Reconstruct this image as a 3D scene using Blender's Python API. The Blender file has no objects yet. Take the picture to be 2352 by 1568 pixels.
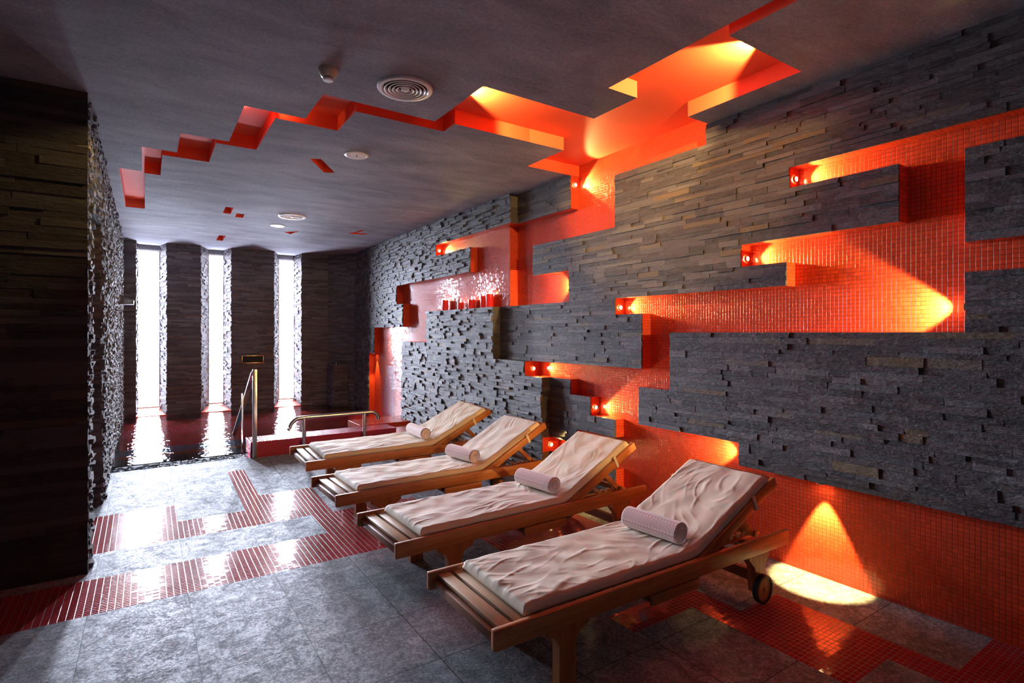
import bpy, bmesh, math, random
from mathutils import Vector, Matrix, noise
from mathutils.geometry import tessellate_polygon
R = math.radians
sc = bpy.context.scene
COL = sc.collection

# ---------------------------------------------------------------- camera, world, exposure
cd = bpy.data.cameras.new('camera'); cam = bpy.data.objects.new('camera', cd); COL.objects.link(cam)
cd.sensor_width = 36.0; cd.lens = 36.0 * 1252.05 / 2352.0
cd.shift_y = -19.0 / 2352.0; cd.clip_start = 0.05; cd.clip_end = 300
cam.location = (0, 0, 1.5); cam.rotation_euler = (R(90), 0, -R(33.889))
sc.camera = cam
sc.view_settings.view_transform = 'Standard'; sc.view_settings.look = 'None'
sc.view_settings.exposure = 0.0; sc.view_settings.gamma = 1.0; sc.view_settings.use_curve_mapping = False
sc.cycles.use_denoising = True
sc.cycles.max_bounces = 10; sc.cycles.diffuse_bounces = 5; sc.cycles.glossy_bounces = 5
sc.cycles.transparent_max_bounces = 12
sc.cycles.sample_clamp_indirect = 12.0
sc.cycles.blur_glossy = 0.5
SKY = 580.0
w = bpy.data.worlds.new('sky'); sc.world = w; w.use_nodes = True
bg = w.node_tree.nodes['Background']; bg.inputs['Color'].default_value = (0.76, 0.83, 1.0, 1)
wt = w.node_tree; tcw = wt.nodes.new('ShaderNodeTexCoord'); sx = wt.nodes.new('ShaderNodeSeparateXYZ'); wt.links.new(tcw.outputs['Generated'], sx.inputs[0])
def _range(sock, *v):                                    # sky gradient shaped to spare reveals and ramp: bright low ahead, dimmed overhead, sideways
    n = wt.nodes.new('ShaderNodeMapRange'); n.interpolation_type = 'SMOOTHSTEP'
    for i, x in enumerate(v): n.inputs[i + 1].default_value = x
    wt.links.new(sock, n.inputs[0]); return n.outputs[0]
def _m(op, a, b=None):
    n = wt.nodes.new('ShaderNodeMath'); n.operation = op; wt.links.new(a, n.inputs[0])
    if b is not None: wt.links.new(b, n.inputs[1])
    return n.outputs[0]
side = _range(_m('ABSOLUTE', sx.outputs[0]), .22, .62, 1.0, .04); up = _range(sx.outputs[2], .10, .50, 1.0, .10)
mul = wt.nodes.new('ShaderNodeMath'); mul.operation = 'MULTIPLY'; mul.inputs[1].default_value = SKY
wt.links.new(_m('MULTIPLY', side, up), mul.inputs[0]); wt.links.new(mul.outputs[0], bg.inputs['Strength'])
SPOT = 46.0                                   # watts of one small recessed lamp
WARM = (1.0, 0.64, 0.21)

# daylight enters through the three windows: sampling portals in the openings
WIN = [(-0.117, 0.199), (0.933, 1.176), (2.11, 2.394)]
WY = 11.15; WZ0 = 0.22; WZ1 = 2.92
for x0, x1 in WIN:
    l = bpy.data.lights.new('daylight_portal', 'AREA'); l.shape = 'RECTANGLE'; l.size = x1 - x0; l.size_y = WZ1 - WZ0
    o = bpy.data.objects.new('daylight_portal', l); COL.objects.link(o)
    o.location = ((x0 + x1) / 2, WY - 0.03, (WZ0 + WZ1) / 2); o.rotation_euler = (R(-90), 0, 0)
    l.cycles.is_portal = True

# ---------------------------------------------------------------- helpers
def mesh_obj(name, verts, faces, mats, parent=None, mi=None, smooth=False):
    me = bpy.data.meshes.new(name); me.from_pydata([tuple(v) for v in verts], [], faces)
    for m in (mats if isinstance(mats, (list, tuple)) else [mats]): me.materials.append(m)
    if mi is not None: me.polygons.foreach_set('material_index', mi)
    if smooth: me.polygons.foreach_set('use_smooth', [True] * len(me.polygons))
    me.update()
    o = bpy.data.objects.new(name, me); COL.objects.link(o)
    if parent: o.parent = parent
    return o
def bm_obj(name, bm, mats, parent=None, smooth=False):
    bmesh.ops.recalc_face_normals(bm, faces=bm.faces[:])
    me = bpy.data.meshes.new(name); bm.to_mesh(me); bm.free()
    for m in (mats if isinstance(mats, (list, tuple)) else [mats]): me.materials.append(m)
    if smooth:
        me.polygons.foreach_set('use_smooth', [True] * len(me.polygons))
        me.set_sharp_from_angle(angle=R(40))
    o = bpy.data.objects.new(name, me); COL.objects.link(o)
    if parent: o.parent = parent
    return o
def tag(o, label=None, cat=None, group=None, kind=None):
    if label: o['label'] = label
    if cat: o['category'] = cat
    if group: o['group'] = group
    if kind: o['kind'] = kind
    return o
def empty(name, loc, label, cat, group=None, rot=(0, 0, 0)):
    o = bpy.data.objects.new(name, None); COL.objects.link(o); o.location = loc; o.rotation_euler = rot
    o.empty_display_size = 0.05
    return tag(o, label, cat, group)
def box(bm, x0, x1, y0, y1, z0, z1, bev=0.0, M=None):
    vs = [bm.verts.new((x, y, z)) for x in (x0, x1) for y in (y0, y1) for z in (z0, z1)]
    q = [(0, 1, 3, 2), (4, 6, 7, 5), (0, 4, 5, 1), (2, 3, 7, 6), (0, 2, 6, 4), (1, 5, 7, 3)]
    fs = [bm.faces.new([vs[i] for i in f]) for f in q]
    if bev:
        es = list({e for f in fs for e in f.edges})
        r = bmesh.ops.bevel(bm, geom=es, offset=bev, segments=2, affect='EDGES', profile=0.5)
        vs = list({v for f in r['faces'] for v in f.verts} | {v for v in vs if v.is_valid})
    if M is not None: bmesh.ops.transform(bm, matrix=M, verts=vs)
    return vs
def lathe(bm, prof, n=32, M=None, cap=True):
    rings = []
    for r, z in prof:
        rings.append([bm.verts.new((r * math.cos(2 * math.pi * i / n), r * math.sin(2 * math.pi * i / n), z)) for i in range(n)])
    for a, b in zip(rings, rings[1:]):
        for i in range(n): bm.faces.new((a[i], a[(i + 1) % n], b[(i + 1) % n], b[i]))
    if cap:
        bm.faces.new(rings[0][::-1]); bm.faces.new(rings[-1])
    vs = [v for r in rings for v in r]
    if M is not None: bmesh.ops.transform(bm, matrix=M, verts=vs)
    return vs
def tube(bm, pts, r, n=14):
    pts = [Vector(p) for p in pts]; rings = []
    for i, p in enumerate(pts):
        t = (pts[min(i + 1, len(pts) - 1)] - pts[max(i - 1, 0)]).normalized()
        u = t.cross(Vector((0, 1, 0.001))).normalized(); v = t.cross(u).normalized()
        rings.append([bm.verts.new(p + (u * math.cos(2 * math.pi * k / n) + v * math.sin(2 * math.pi * k / n)) * r) for k in range(n)])
    for a, b in zip(rings, rings[1:]):
        for i in range(n): bm.faces.new((a[i], a[(i + 1) % n], b[(i + 1) % n], b[i]))
    bm.faces.new(rings[0][::-1]); bm.faces.new(rings[-1])

# ---------------------------------------------------------------- materials
class NT:
    def __init__(s, name):
        s.m = bpy.data.materials.new(name); s.m.use_nodes = True; s.t = s.m.node_tree; s.n = s.t.nodes; s.b = s.n['Principled BSDF']
    def L(s, a, b): s.t.links.new(a, b)
    def put(s, sock, v):
        if isinstance(v, bpy.types.NodeSocket): s.L(v, sock)
        else: sock.default_value = v
    def new(s, t, **k):
        nd = s.n.new(t)
        for a, b in k.items(): setattr(nd, a, b)
        return nd
    def math(s, op, a, b=0.0, c=None):
        nd = s.new('ShaderNodeMath', operation=op); s.put(nd.inputs[0], a); s.put(nd.inputs[1], b)
        if c is not None: s.put(nd.inputs[2], c)
        return nd.outputs[0]
    def vmath(s, op, a, b=None, scale=None):
        nd = s.new('ShaderNodeVectorMath', operation=op); s.put(nd.inputs[0], a)
        if b is not None: s.put(nd.inputs[1], b)
        if scale is not None: s.put(nd.inputs['Scale'], scale)
        return nd.outputs[0]
    def co(s, scale=(1, 1, 1), rot=(0, 0, 0), kind='Object'):
        tc = s.new('ShaderNodeTexCoord'); mp = s.new('ShaderNodeMapping')
        mp.inputs['Scale'].default_value = scale; mp.inputs['Rotation'].default_value = rot
        s.L(tc.outputs[kind], mp.inputs[0]); return mp.outputs[0]
    def noise(s, vec, scale, detail=4, rough=0.55, dist=0.0):
        nd = s.new('ShaderNodeTexNoise'); s.L(vec, nd.inputs['Vector'])
        nd.inputs['Scale'].default_value = scale; nd.inputs['Detail'].default_value = detail
        nd.inputs['Roughness'].default_value = rough; nd.inputs['Distortion'].default_value = dist
        return nd.outputs['Fac']
    def ramp(s, fac, stops):
        nd = s.new('ShaderNodeValToRGB'); e = nd.color_ramp.elements
        while len(e) < len(stops): e.new(0.5)
        for i, (p, c) in enumerate(stops):
            e[i].position = p; e[i].color = tuple(c) + (1,) if len(c) == 3 else c
        s.L(fac, nd.inputs[0]); return nd.outputs[0]
    def mix(s, fac, a, b, mode='MIX'):
        nd = s.new('ShaderNodeMix', data_type='RGBA', blend_type=mode)
        s.put(nd.inputs['Factor'], fac)
        s.put(nd.inputs['A'], a if isinstance(a, bpy.types.NodeSocket) else tuple(a) + (1,))
        s.put(nd.inputs['B'], b if isinstance(b, bpy.types.NodeSocket) else tuple(b) + (1,))
        return nd.outputs['Result']
    def bump(s, h, strength, dist, normal=None):
        nd = s.new('ShaderNodeBump'); nd.inputs['Strength'].default_value = strength; nd.inputs['Distance'].default_value = dist
        s.L(h, nd.inputs['Height'])
        if normal is not None: s.L(normal, nd.inputs['Normal'])
        return nd.outputs[0]
    def set(s, **k):
        for a, v in k.items():
            nm = {'color': 'Base Color', 'rough': 'Roughness', 'metal': 'Metallic', 'normal': 'Normal', 'spec': 'Specular IOR Level', 'ecol': 'Emission Color', 'estr': 'Emission Strength', 'coat': 'Coat Weight', 'coatr': 'Coat Roughness', 'sheen': 'Sheen Weight', 'sss': 'Subsurface Weight', 'trans': 'Transmission Weight'}[a]
            if isinstance(v, tuple) and len(v) == 3: v = v + (1,)
            s.put(s.b.inputs[nm], v)
        return s.m

def m_stone(name, lo, mid, hi, rust=(0.17, 0.115, 0.06), rough=0.5, spec=0.4):
    t = NT(name)
    isl = t.new('ShaderNodeNewGeometry').outputs['Random Per Island']
    v = t.co((1, 1, 1))
    big = t.noise(v, 2.2, 3); fine = t.noise(t.co((9, 9, 34)), 1.6, 6, 0.65, 0.4)
    c = t.ramp(isl, [(0.0, lo), (0.55, mid), (0.93, hi), (0.97, rust)])
    c = t.mix(t.math('MULTIPLY', t.math('SUBTRACT', fine, 0.42), 1.6), c, hi)
    rm = t.new('ShaderNodeMapRange'); rm.inputs[1].default_value = 0.60; rm.inputs[2].default_value = 0.78; t.L(t.noise(t.co((5, 5, 20)), 1.0, 5, 0.6), rm.inputs[0])
    c = t.mix(t.math('MULTIPLY', rm.outputs[0], 0.55), c, rust)
    c = t.mix(0.35, c, t.ramp(big, [(0.3, (0.55, 0.55, 0.6)), (0.7, (1, 1, 1))]), 'MULTIPLY')
    h = t.math('ADD', fine, t.math('MULTIPLY', t.noise(t.co((14, 14, 60)), 3.0, 4, 0.6), 0.5))
    return t.set(color=c, rough=t.math('ADD', t.math('MULTIPLY', fine, 0.35), rough - 0.15), spec=spec, normal=t.bump(h, 0.9, 0.013))

def m_mosaic(name, col, grout, p=(0.0233, 0.0233, 0.0233), g=0.09, rough=0.12, jit=0.05, spec=0.5, off=(0.003, 0.004, 0.005), var=0.35):
    t = NT(name)
    tc = t.new('ShaderNodeTexCoord').outputs['Object']
    geo = t.new('ShaderNodeNewGeometry')
    cell = t.vmath('DIVIDE', t.vmath('ADD', tc, off), p)
    fr = t.new('ShaderNodeSeparateXYZ'); t.L(t.vmath('FRACTION', cell), fr.inputs[0])
    nn = t.new('ShaderNodeSeparateXYZ'); t.L(t.vmath('ABSOLUTE', geo.outputs['True Normal']), nn.inputs[0])
    hs = None
    for i in range(3):
        d = t.math('SUBTRACT', 0.5, t.math('ABSOLUTE', t.math('SUBTRACT', fr.outputs[i], 0.5)))      # distance to the joint
        k = t.math('LESS_THAN', nn.outputs[i], 0.5)
        d = t.math('ADD', d, t.math('MULTIPLY', t.math('SUBTRACT', 1.0, k), 9.0))
        hs = d if hs is None else t.math('MINIMUM', hs, d)
    mr = t.new('ShaderNodeMapRange', interpolation_type='SMOOTHSTEP'); mr.inputs[1].default_value = g * 0.5; mr.inputs[2].default_value = g * 1.3
    t.L(hs, mr.inputs[0]); tile = mr.outputs[0]
    wn = t.new('ShaderNodeTexWhiteNoise', noise_dimensions='3D'); t.L(t.vmath('FLOOR', cell), wn.inputs['Vector'])
    cc = t.mix(t.math('MULTIPLY', wn.outputs['Value'], var), col, tuple(x * 0.55 for x in col))
    cc = t.mix(tile, grout, cc)
    nj = t.vmath('SCALE', t.vmath('SUBTRACT', wn.outputs['Color'], (0.5, 0.5, 0.5)), scale=jit)
    nrm = t.vmath('NORMALIZE', t.vmath('ADD', geo.outputs['Normal'], nj))
    nrm = t.bump(tile, 0.45, 0.0015, nrm)
    ro = t.math('ADD', t.math('MULTIPLY', t.math('SUBTRACT', 1.0, tile), 0.35), rough)
    return t.set(color=cc, rough=ro, spec=spec, normal=nrm)

def m_floor():
    t = NT('grey_slate_tile'); P = 0.4637
    tc = t.new('ShaderNodeTexCoord').outputs['Object']
    cell = t.vmath('DIVIDE', t.vmath('SUBTRACT', tc, (0.2025, 1.807, 0)), (P, P, 1.0))
    fr = t.new('ShaderNodeSeparateXYZ'); t.L(t.vmath('FRACTION', cell), fr.inputs[0])
    d = None
    for i in range(2):
        e = t.math('SUBTRACT', 0.5, t.math('ABSOLUTE', t.math('SUBTRACT', fr.outputs[i], 0.5)))
        d = e if d is None else t.math('MINIMUM', d, e)
    mr = t.new('ShaderNodeMapRange'); mr.inputs[1].default_value = 0.0035; mr.inputs[2].default_value = 0.0055; t.L(d, mr.inputs[0]); tile = mr.outputs[0]
    wn = t.new('ShaderNodeTexWhiteNoise', noise_dimensions='2D'); t.L(t.vmath('FLOOR', cell), wn.inputs['Vector'])
    shift = t.vmath('ADD', tc, t.vmath('SCALE', wn.outputs['Color'], scale=7.0))
    a = t.noise(shift, 9, 9, 0.82, 0.9); b = t.noise(shift, 80, 6, 0.75, 0.6)
    ab = t.math('ADD', t.math('MULTIPLY', a, 0.5), t.math('MULTIPLY', b, 0.5))
    c = t.ramp(ab, [(0.42, (0.105, 0.115, 0.130)), (0.5, (0.205, 0.225, 0.252)), (0.57, (0.39, 0.42, 0.46))])
    c = t.mix(tile, (0.035, 0.035, 0.036), c)
    ro = t.ramp(ab, [(0.44, (0.75, 0.75, 0.75)), (0.55, (0.5, 0.5, 0.5))])
    h = t.math('ADD', t.math('MULTIPLY', ab, 0.8), t.math('MULTIPLY', tile, 0.35))
    return t.set(color=c, rough=ro, spec=0.10, normal=t.bump(h, 0.45, 0.0025))

def m_plaster():
    t = NT('dark_grey_plaster'); v = t.co()
    a = t.noise(t.co((1.0, 2.4, 1), (0, 0, 0.25)), 1.5, 7, 0.66, 0.4); b = t.noise(v, 45, 6, 0.75); sp = t.noise(v, 150, 2, 0.6)
    ab = t.math('ADD', t.math('MULTIPLY', a, 0.40), t.math('ADD', t.math('MULTIPLY', b, 0.32), t.math('MULTIPLY', sp, 0.28)))
    c = t.ramp(ab, [(0.36, (0.12, 0.121, 0.148)), (0.5, (0.25, 0.25, 0.290)), (0.64, (0.42, 0.42, 0.47))])
    return t.set(color=c, rough=0.85, spec=0.08, normal=t.bump(t.math('ADD', b, sp), 0.3, 0.001))

def m_wood(name, c0, c1, axis, rough=0.42):
    t = NT(name); s = [26, 26, 26]; s[axis] = 1.6
    v = t.co(tuple(s)); a = t.noise(v, 1.0, 6, 0.6, 0.9); f = t.noise(t.co(tuple(x * 4 for x in s)), 1.0, 3, 0.7)
    ab = t.math('ADD', t.math('MULTIPLY', a, 0.75), t.math('MULTIPLY', f, 0.25))
    c = t.ramp(ab, [(0.3, c0), (0.7, c1)])
    return t.set(color=c, rough=rough, spec=0.4, normal=t.bump(ab, 0.25, 0.0015))

def m_flat(name, col, rough=0.5, metal=0.0, spec=0.5, **k):
    t = NT(name); n = t.noise(t.co(), 40, 3)
    c = t.mix(t.math('MULTIPLY', n, 0.25), col, tuple(x * 0.8 for x in col))
    return t.set(color=c, rough=rough, metal=metal, spec=spec, **k)

def m_emit(name, col, strength):
    t = NT(name); return t.set(color=(0.8, 0.7, 0.5), ecol=col, estr=strength, rough=0.3)

def m_fabric(name, col, col2):
    t = NT(name); v = t.co()
    wv = t.math('ADD', t.math('MULTIPLY', t.noise(t.co((520, 60, 200)), 1, 2), 0.5), t.math('MULTIPLY', t.noise(t.co((60, 520, 200)), 1, 2), 0.5))
    c = t.mix(t.noise(v, 5, 3), col, col2); c = t.mix(t.math('MULTIPLY', wv, 0.35), c, tuple(x * 0.6 for x in col))
    return t.set(color=c, rough=0.75, spec=0.25, sheen=0.15, normal=t.bump(wv, 0.25, 0.001))

def m_terry(name, col):
    t = NT(name); n = t.noise(t.co(), 260, 3, 0.7)
    c = t.mix(n, tuple(x * 0.88 for x in col), col)
    return t.set(color=c, rough=0.95, spec=0.1, sheen=0.4, normal=t.bump(n, 0.8, 0.003))

def m_water():
    t = NT('pool_water'); n = t.n; n.remove(t.b)
    out = [x for x in n if x.type == 'OUTPUT_MATERIAL'][0]
    tr = t.new('ShaderNodeBsdfTransparent'); tr.inputs[0].default_value = (0.92, 0.86, 0.89, 1)
    gl = t.new('ShaderNodeBsdfGlossy'); gl.inputs['Roughness'].default_value = 0.03; gl.inputs[0].default_value = (1, 1, 1, 1)
    h = t.math('ADD', t.noise(t.co((1, 1.0, 1)), 9, 3, 0.5, 0.8), t.math('MULTIPLY', t.noise(t.co(), 34, 2, 0.5, 0.5), 0.3))
    b = t.bump(h, 0.22, 0.03); t.L(b, gl.inputs['Normal'])
    fr = t.new('ShaderNodeFresnel'); fr.inputs[0].default_value = 1.33; t.L(b, fr.inputs['Normal'])
    mx = t.new('ShaderNodeMixShader'); t.L(fr.outputs[0], mx.inputs[0]); t.L(tr.outputs[0], mx.inputs[1]); t.L(gl.outputs[0], mx.inputs[2])
    t.L(mx.outputs[0], out.inputs[0]); return t.m

def m_glass(name, tint=(1, 1, 1)):
    t = NT(name); t.n.remove(t.b); out = [x for x in t.n if x.type == 'OUTPUT_MATERIAL'][0]
    tr = t.new('ShaderNodeBsdfTransparent'); tr.inputs[0].default_value = tint + (1,)
    gl = t.new('ShaderNodeBsdfGlossy'); gl.inputs['Roughness'].default_value = 0.02
    fr = t.new('ShaderNodeFresnel'); fr.inputs[0].default_value = 1.45
    mx = t.new('ShaderNodeMixShader'); t.L(fr.outputs[0], mx.inputs[0]); t.L(tr.outputs[0], mx.inputs[1]); t.L(gl.outputs[0], mx.inputs[2])
    t.L(mx.outputs[0], out.inputs[0]); return t.m

STONE = m_stone('ledger_slate', (0.045, 0.038, 0.043), (0.082, 0.071, 0.079), (0.155, 0.140, 0.150), rust=(0.16, 0.11, 0.06))
STONE_P = m_stone('smooth_slate_shaded', (0.030, 0.027, 0.030), (0.050, 0.046, 0.050), (0.085, 0.080, 0.085), rust=(0.09, 0.065, 0.045), rough=0.7, spec=0.15)  # same slate, colours darkened to paint in the pier's shade
STONE_L = m_stone('ledger_slate_rough', (0.075, 0.070, 0.073), (0.14, 0.132, 0.138), (0.25, 0.235, 0.24), rust=(0.12, 0.085, 0.06), rough=0.85, spec=0.06)
STONE_F = m_stone('ledger_slate_thin', (0.070, 0.059, 0.066), (0.118, 0.102, 0.112), (0.18, 0.16, 0.172), rust=(0.15, 0.10, 0.08), rough=0.85, spec=0.05)
RED = m_mosaic('red_glass_mosaic', (0.74, 0.078, 0.030), (0.22, 0.022, 0.010), g=0.06, rough=0.08, jit=0.045, spec=0.4)
CRIM = m_mosaic('crimson_glass_mosaic', (0.42, 0.012, 0.045), (0.16, 0.01, 0.02), rough=0.13)
FRED = m_mosaic('red_floor_mosaic', (0.36, 0.017, 0.023), (0.32, 0.20, 0.20), p=(0.0345, 0.0233, 0.0233), g=0.055, rough=0.07, jit=0.022, spec=0.3)
REDP = m_flat('red_paint', (0.88, 0.115, 0.050), 0.6, 0, .25)
TILE = m_floor(); PLAST = m_plaster()

# ---------------------------------------------------------------- stacked-stone cladding
class Stone:
    def __init__(s, seed): s.v = []; s.f = []; s.r = random.Random(seed)
    def row(s, p0, p1, z0, z1, a, b, lmin, lmax, dmin, dmax, back=0.02, gap=0.0015, tilt=0.004):
        """one course between a and b (metres along p0->p1); stones stick out to the left of p0->p1"""
        r = s.r; dx, dy = p1[0] - p0[0], p1[1] - p0[1]; L = math.hypot(dx, dy); dx /= L; dy /= L; nx, ny = -dy, dx
        u = a
        while u < b - 1e-4:
            l = r.uniform(lmin, lmax); e = u + l
            if b - e < lmin * 0.6: e = b
            d = dmin + (dmax - dmin) * r.random() ** 1.4
            base = len(s.v)
            ua, ub = u + gap * 0.5, e - gap * 0.5; za, zb = z0 + gap * 0.4, z1 - gap * 0.4
            for uu, zz in ((ua, za), (ub, za), (ub, zb), (ua, zb)):
                s.v.append((p0[0] + dx * uu - nx * back, p0[1] + dy * uu - ny * back, zz))
            for uu, zz in ((ua, za), (ub, za), (ub, zb), (ua, zb)):
                dd = d + r.uniform(-tilt, tilt)
                uu2 = uu + (r.uniform(-1, 1) * tilt * 0.6 if a + 0.02 < uu < b - 0.02 else 0)
                s.v.append((p0[0] + dx * uu2 + nx * dd, p0[1] + dy * uu2 + ny * dd, zz))
            q = base
            s.f += [(q + 4, q + 5, q + 6, q + 7), (q, q + 1, q + 5, q + 4), (q + 1, q + 2, q + 6, q + 5), (q + 2, q + 3, q + 7, q + 6), (q + 3, q, q + 4, q + 7)]
            u = e
    def courses(s, z0, z1, hmin, hmax):
        z = z0; out = []
        while z < z1 - 1e-4:
            h = s.r.uniform(hmin, hmax); e = z + h
            if z1 - e < hmin * 0.7: e = z1
            out.append((z, e)); z = e
        return out

def subtract(a, b, holes):
    iv = [(a, b)]
    for h0, h1 in holes:
        nv = []
        for x0, x1 in iv:
            if h1 <= x0 or h0 >= x1: nv.append((x0, x1)); continue
            if h0 > x0: nv.append((x0, h0))
            if h1 < x1: nv.append((h1, x1))
        iv = nv
    return [(x0, x1) for x0, x1 in iv if x1 - x0 > 0.012]

# ---------------------------------------------------------------- right wall: stone face with red mosaic recesses
X1, X2, X3 = 3.457, 3.352, 3.247          # deepest recess, near stone face / far recess, far stone face
YB = -2.4; YC = 10.13
ZK = [0, .16, .325, .465, .60, .755, .92, 1.06, 1.21, 1.37, 1.505, 1.66, 1.80, 1.95, 2.10, 2.24, 2.41, 2.54, 2.69, 2.86, 3.0]
NEAR_RED = [(YB, 1.869, 2.41, 2.54), (.985, 1.271, 1.505, 2.41), (1.271, 2.204, 1.95, 2.10), (1.271, 1.89, 1.80, 1.95),
            (.985, 3.40, 1.66, 1.80), (.99, 3.096, 1.505, 1.66), (2.81, 3.096, 1.06, 1.505), (YB, .985, 1.80, 1.95),
            (3.096, 4.608, 1.06, 1.21), (3.129, 3.998, .92, 1.06), (3.129, 3.711, .755, .92), (3.129, 3.40, .60, .755),
            (3.40, 3.90, .325, .60), (3.90, 4.31, .325, .465), (2.222, 3.40, 0, .755), (YB, 2.222, 0, .60),
            (2.481, 3.997, 2.86, 3.105), (3.406, 3.997, 2.69, 2.86), (3.406, 5.03, 2.41, 2.69), (4.60, 5.03, 1.80, 2.41), (4.018, 4.60, 1.80, 2.10)]
FAR_RED = [(5.03, 6.691, 2.54, 2.69), (5.03, 5.749, 2.24, 2.54), (5.03, 8.07, 1.95, 2.24), (5.03, 7.818, 1.80, 1.95),
           (6.99, 7.818, 1.60, 1.80), (6.99, 9.085, 1.37, 1.60), (7.86, 9.085, 1.155, 1.37), (7.86, 9.342, 0, 1.155)]
CRIMS = [(8.396, 8.782, .777, .966), (8.396, 8.883, .569, .777), (8.396, 8.985, .10, .569)]
def stepY(z):
    if z > 2.69: return 4.875
    if z > 1.80: return 5.03
    if z > 1.21: return 5.231
    if z > 1.06: return 4.608
    return 4.31
def inside(rs, y, z): return any(a < y < b and c < z < d for a, b, c, d in rs)
def depth(y, z):
    if inside(NEAR_RED, y, z): return X1, 1
    if inside(FAR_RED, y, z): return X2, 2 if inside(CRIMS, y, z) else 1
    if z > 3.0: return X2 + 0.012, 0
    return (X2 if y < stepY(z) else X3) + 0.012, 0
ys = sorted({v for r in NEAR_RED + FAR_RED + CRIMS for v in r[:2]} | {YB, YC + 0.6} | {4.875, 5.03, 5.231, 4.608, 4.31})
zs = sorted({v for r in NEAR_RED + FAR_RED + CRIMS for v in r[2:]} | set(ZK) | {3.105})
V = []; Fc = []; MI = []
def quad(a, b, c, d, m):
    i = len(V); V.extend((a, b, c, d)); Fc.append((i, i + 1, i + 2, i + 3)); MI.append(m)
cells = {}
for i in range(len(ys) - 1):
    for j in range(len(zs) - 1):
        cells[i, j] = depth((ys[i] + ys[i + 1]) / 2, (zs[j] + zs[j + 1]) / 2)
for (i, j), (x, m) in cells.items():
    y0, y1, z0, z1 = ys[i], ys[i + 1], zs[j], zs[j + 1]
    quad((x, y0, z0), (x, y0, z1), (x, y1, z1), (x, y1, z0), m)
    for (di, dj) in ((1, 0), (0, 1)):
        n = cells.get((i + di, j + dj))
        if n and abs(n[0] - x) > 1e-5:
            mm = 1 if (m or n[1]) else 0
            a, b = x, n[0]
            if di: quad((a, y1, z0), (a, y1, z1), (b, y1, z1), (b, y1, z0), mm)
            else: quad((a, y0, z1), (b, y0, z1), (b, y1, z1), (a, y1, z1), mm)
st = Stone(7); nv0 = 0
for k in range(len(ZK) - 1):
    for z0, z1 in st.courses(ZK[k], ZK[k + 1], .026, .044):
        zm = (z0 + z1) / 2; sy = stepY(zm)
        holes = [(r[0], r[1]) for r in NEAR_RED if r[2] < zm < r[3]]
        for a, b in subtract(YB, sy, holes):
            st.row((X2, YB), (X2, YC), z0, z1, a - YB, b - YB, .10, .38, -.003, .0075, .03, .001, .002)
        holes = [(r[0], r[1]) for r in FAR_RED + NEAR_RED if r[2] < zm < r[3]]
        for a, b in subtract(sy, YC, holes):
            st.row((X3, YB), (X3, YC), z0, z1, a - YB, b - YB, .08, .24, -.010, .016, .03, .0015, .005)
b0 = len(V); V += st.v; Fc += [tuple(i + b0 for i in f) for f in st.f]; MI += [3] * len(st.f)
wr = mesh_obj('wall_right', V, Fc, [STONE, RED, CRIM, STONE], None, MI)
tag(wr, 'dark stacked-slate wall cut by glowing stepped recesses of red mosaic behind the loungers', 'wall', None, 'structure')

# ---------------------------------------------------------------- left wall, pier, far wall, unseen sides
def stone_obj(name, st, mat, label, extra=None):
    v = list(st.v); f = list(st.f)
    if extra:
        for e in extra:
            i = len(v); v += e; f.append(tuple(range(i, i + len(e))))
    o = mesh_obj(name, v, f, mat); tag(o, label, 'wall', None, 'structure'); return o
def vquad(p, q, z0, z1): return [(p[0], p[1], z0), (q[0], q[1], z0), (q[0], q[1], z1), (p[0], p[1], z1)]
LX = -0.30; PY = 4.30
s1 = Stone(3)
for z0, z1 in s1.courses(0, 3.0, .035, .05):
    s1.row((LX, PY), (-3.4, PY), z0, z1, 0.0, 3.1, .18, .5, .0, .010, .03, .001, .002)
DY0, DY1, DZ = 4.64, 5.75, 2.40                          # doorway in the left wall
s2 = Stone(5)
for z0, z1 in s2.courses(0, 3.0, .018, .034):
    zm = (z0 + z1) / 2
    for a, b in subtract(PY, 10.75, [(DY0, DY1)] if zm < DZ else []):
        # path towards -Y so that the stones stick out to +X
        s2.row((LX - .005, 10.75), (LX - .005, PY), z0, z1, 10.75 - b, 10.75 - a, .04, .15, -.010, .022, .05, .0015, .008)
    if zm < DZ:
        s2.row((LX - .05, DY1), (LX - .5, DY1), z0, z1, -.03, .45, .15, .4, .0, .012, .03, .001, .003)
ex = [vquad((LX - .03, PY + .02), (LX - .03, DY0), 0, 3.0), vquad((LX - .03, DY1), (LX - .03, 10.75), 0, 3.0),
      vquad((LX - .03, DY0), (LX - .03, DY1), DZ, 3.0), vquad((LX - .03, DY0), (LX - .55, DY0), 0, DZ), vquad((LX - .55, DY0), (LX - .55, DY1), 0, DZ),
      vquad((LX - .03, DY1 + .005), (LX - .55, DY1 + .005), 0, DZ),
      [(LX - .03, DY0, DZ), (LX - .03, DY1, DZ), (LX - .55, DY1, DZ), (LX - .55, DY0, DZ)]]
stone_obj('wall_left', s2, STONE_L, 'very rough split-slate wall along the pool side with a dark doorway', ex)
stone_obj('wall_pier', s1, STONE_P, 'broad flat slate pier face, coloured dark as in shade, at the left edge', [vquad((LX, PY + .012), (-3.4, PY + .012), 0, 3.0)])
FY = 10.70
PIL = [[(-.33, FY), (-.135, FY), (-.117, 11.2)],
       [(.199, 11.2), (.293, FY), (.778, FY), (.933, 11.2)],
       [(1.176, 11.2), (1.251, FY), (1.942, FY), (2.11, 11.2)],
       [(2.394, 11.2), (2.43, FY), (2.92, FY), (X3 + .02, 10.10)]]
s3 = Stone(11); ex = []
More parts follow.
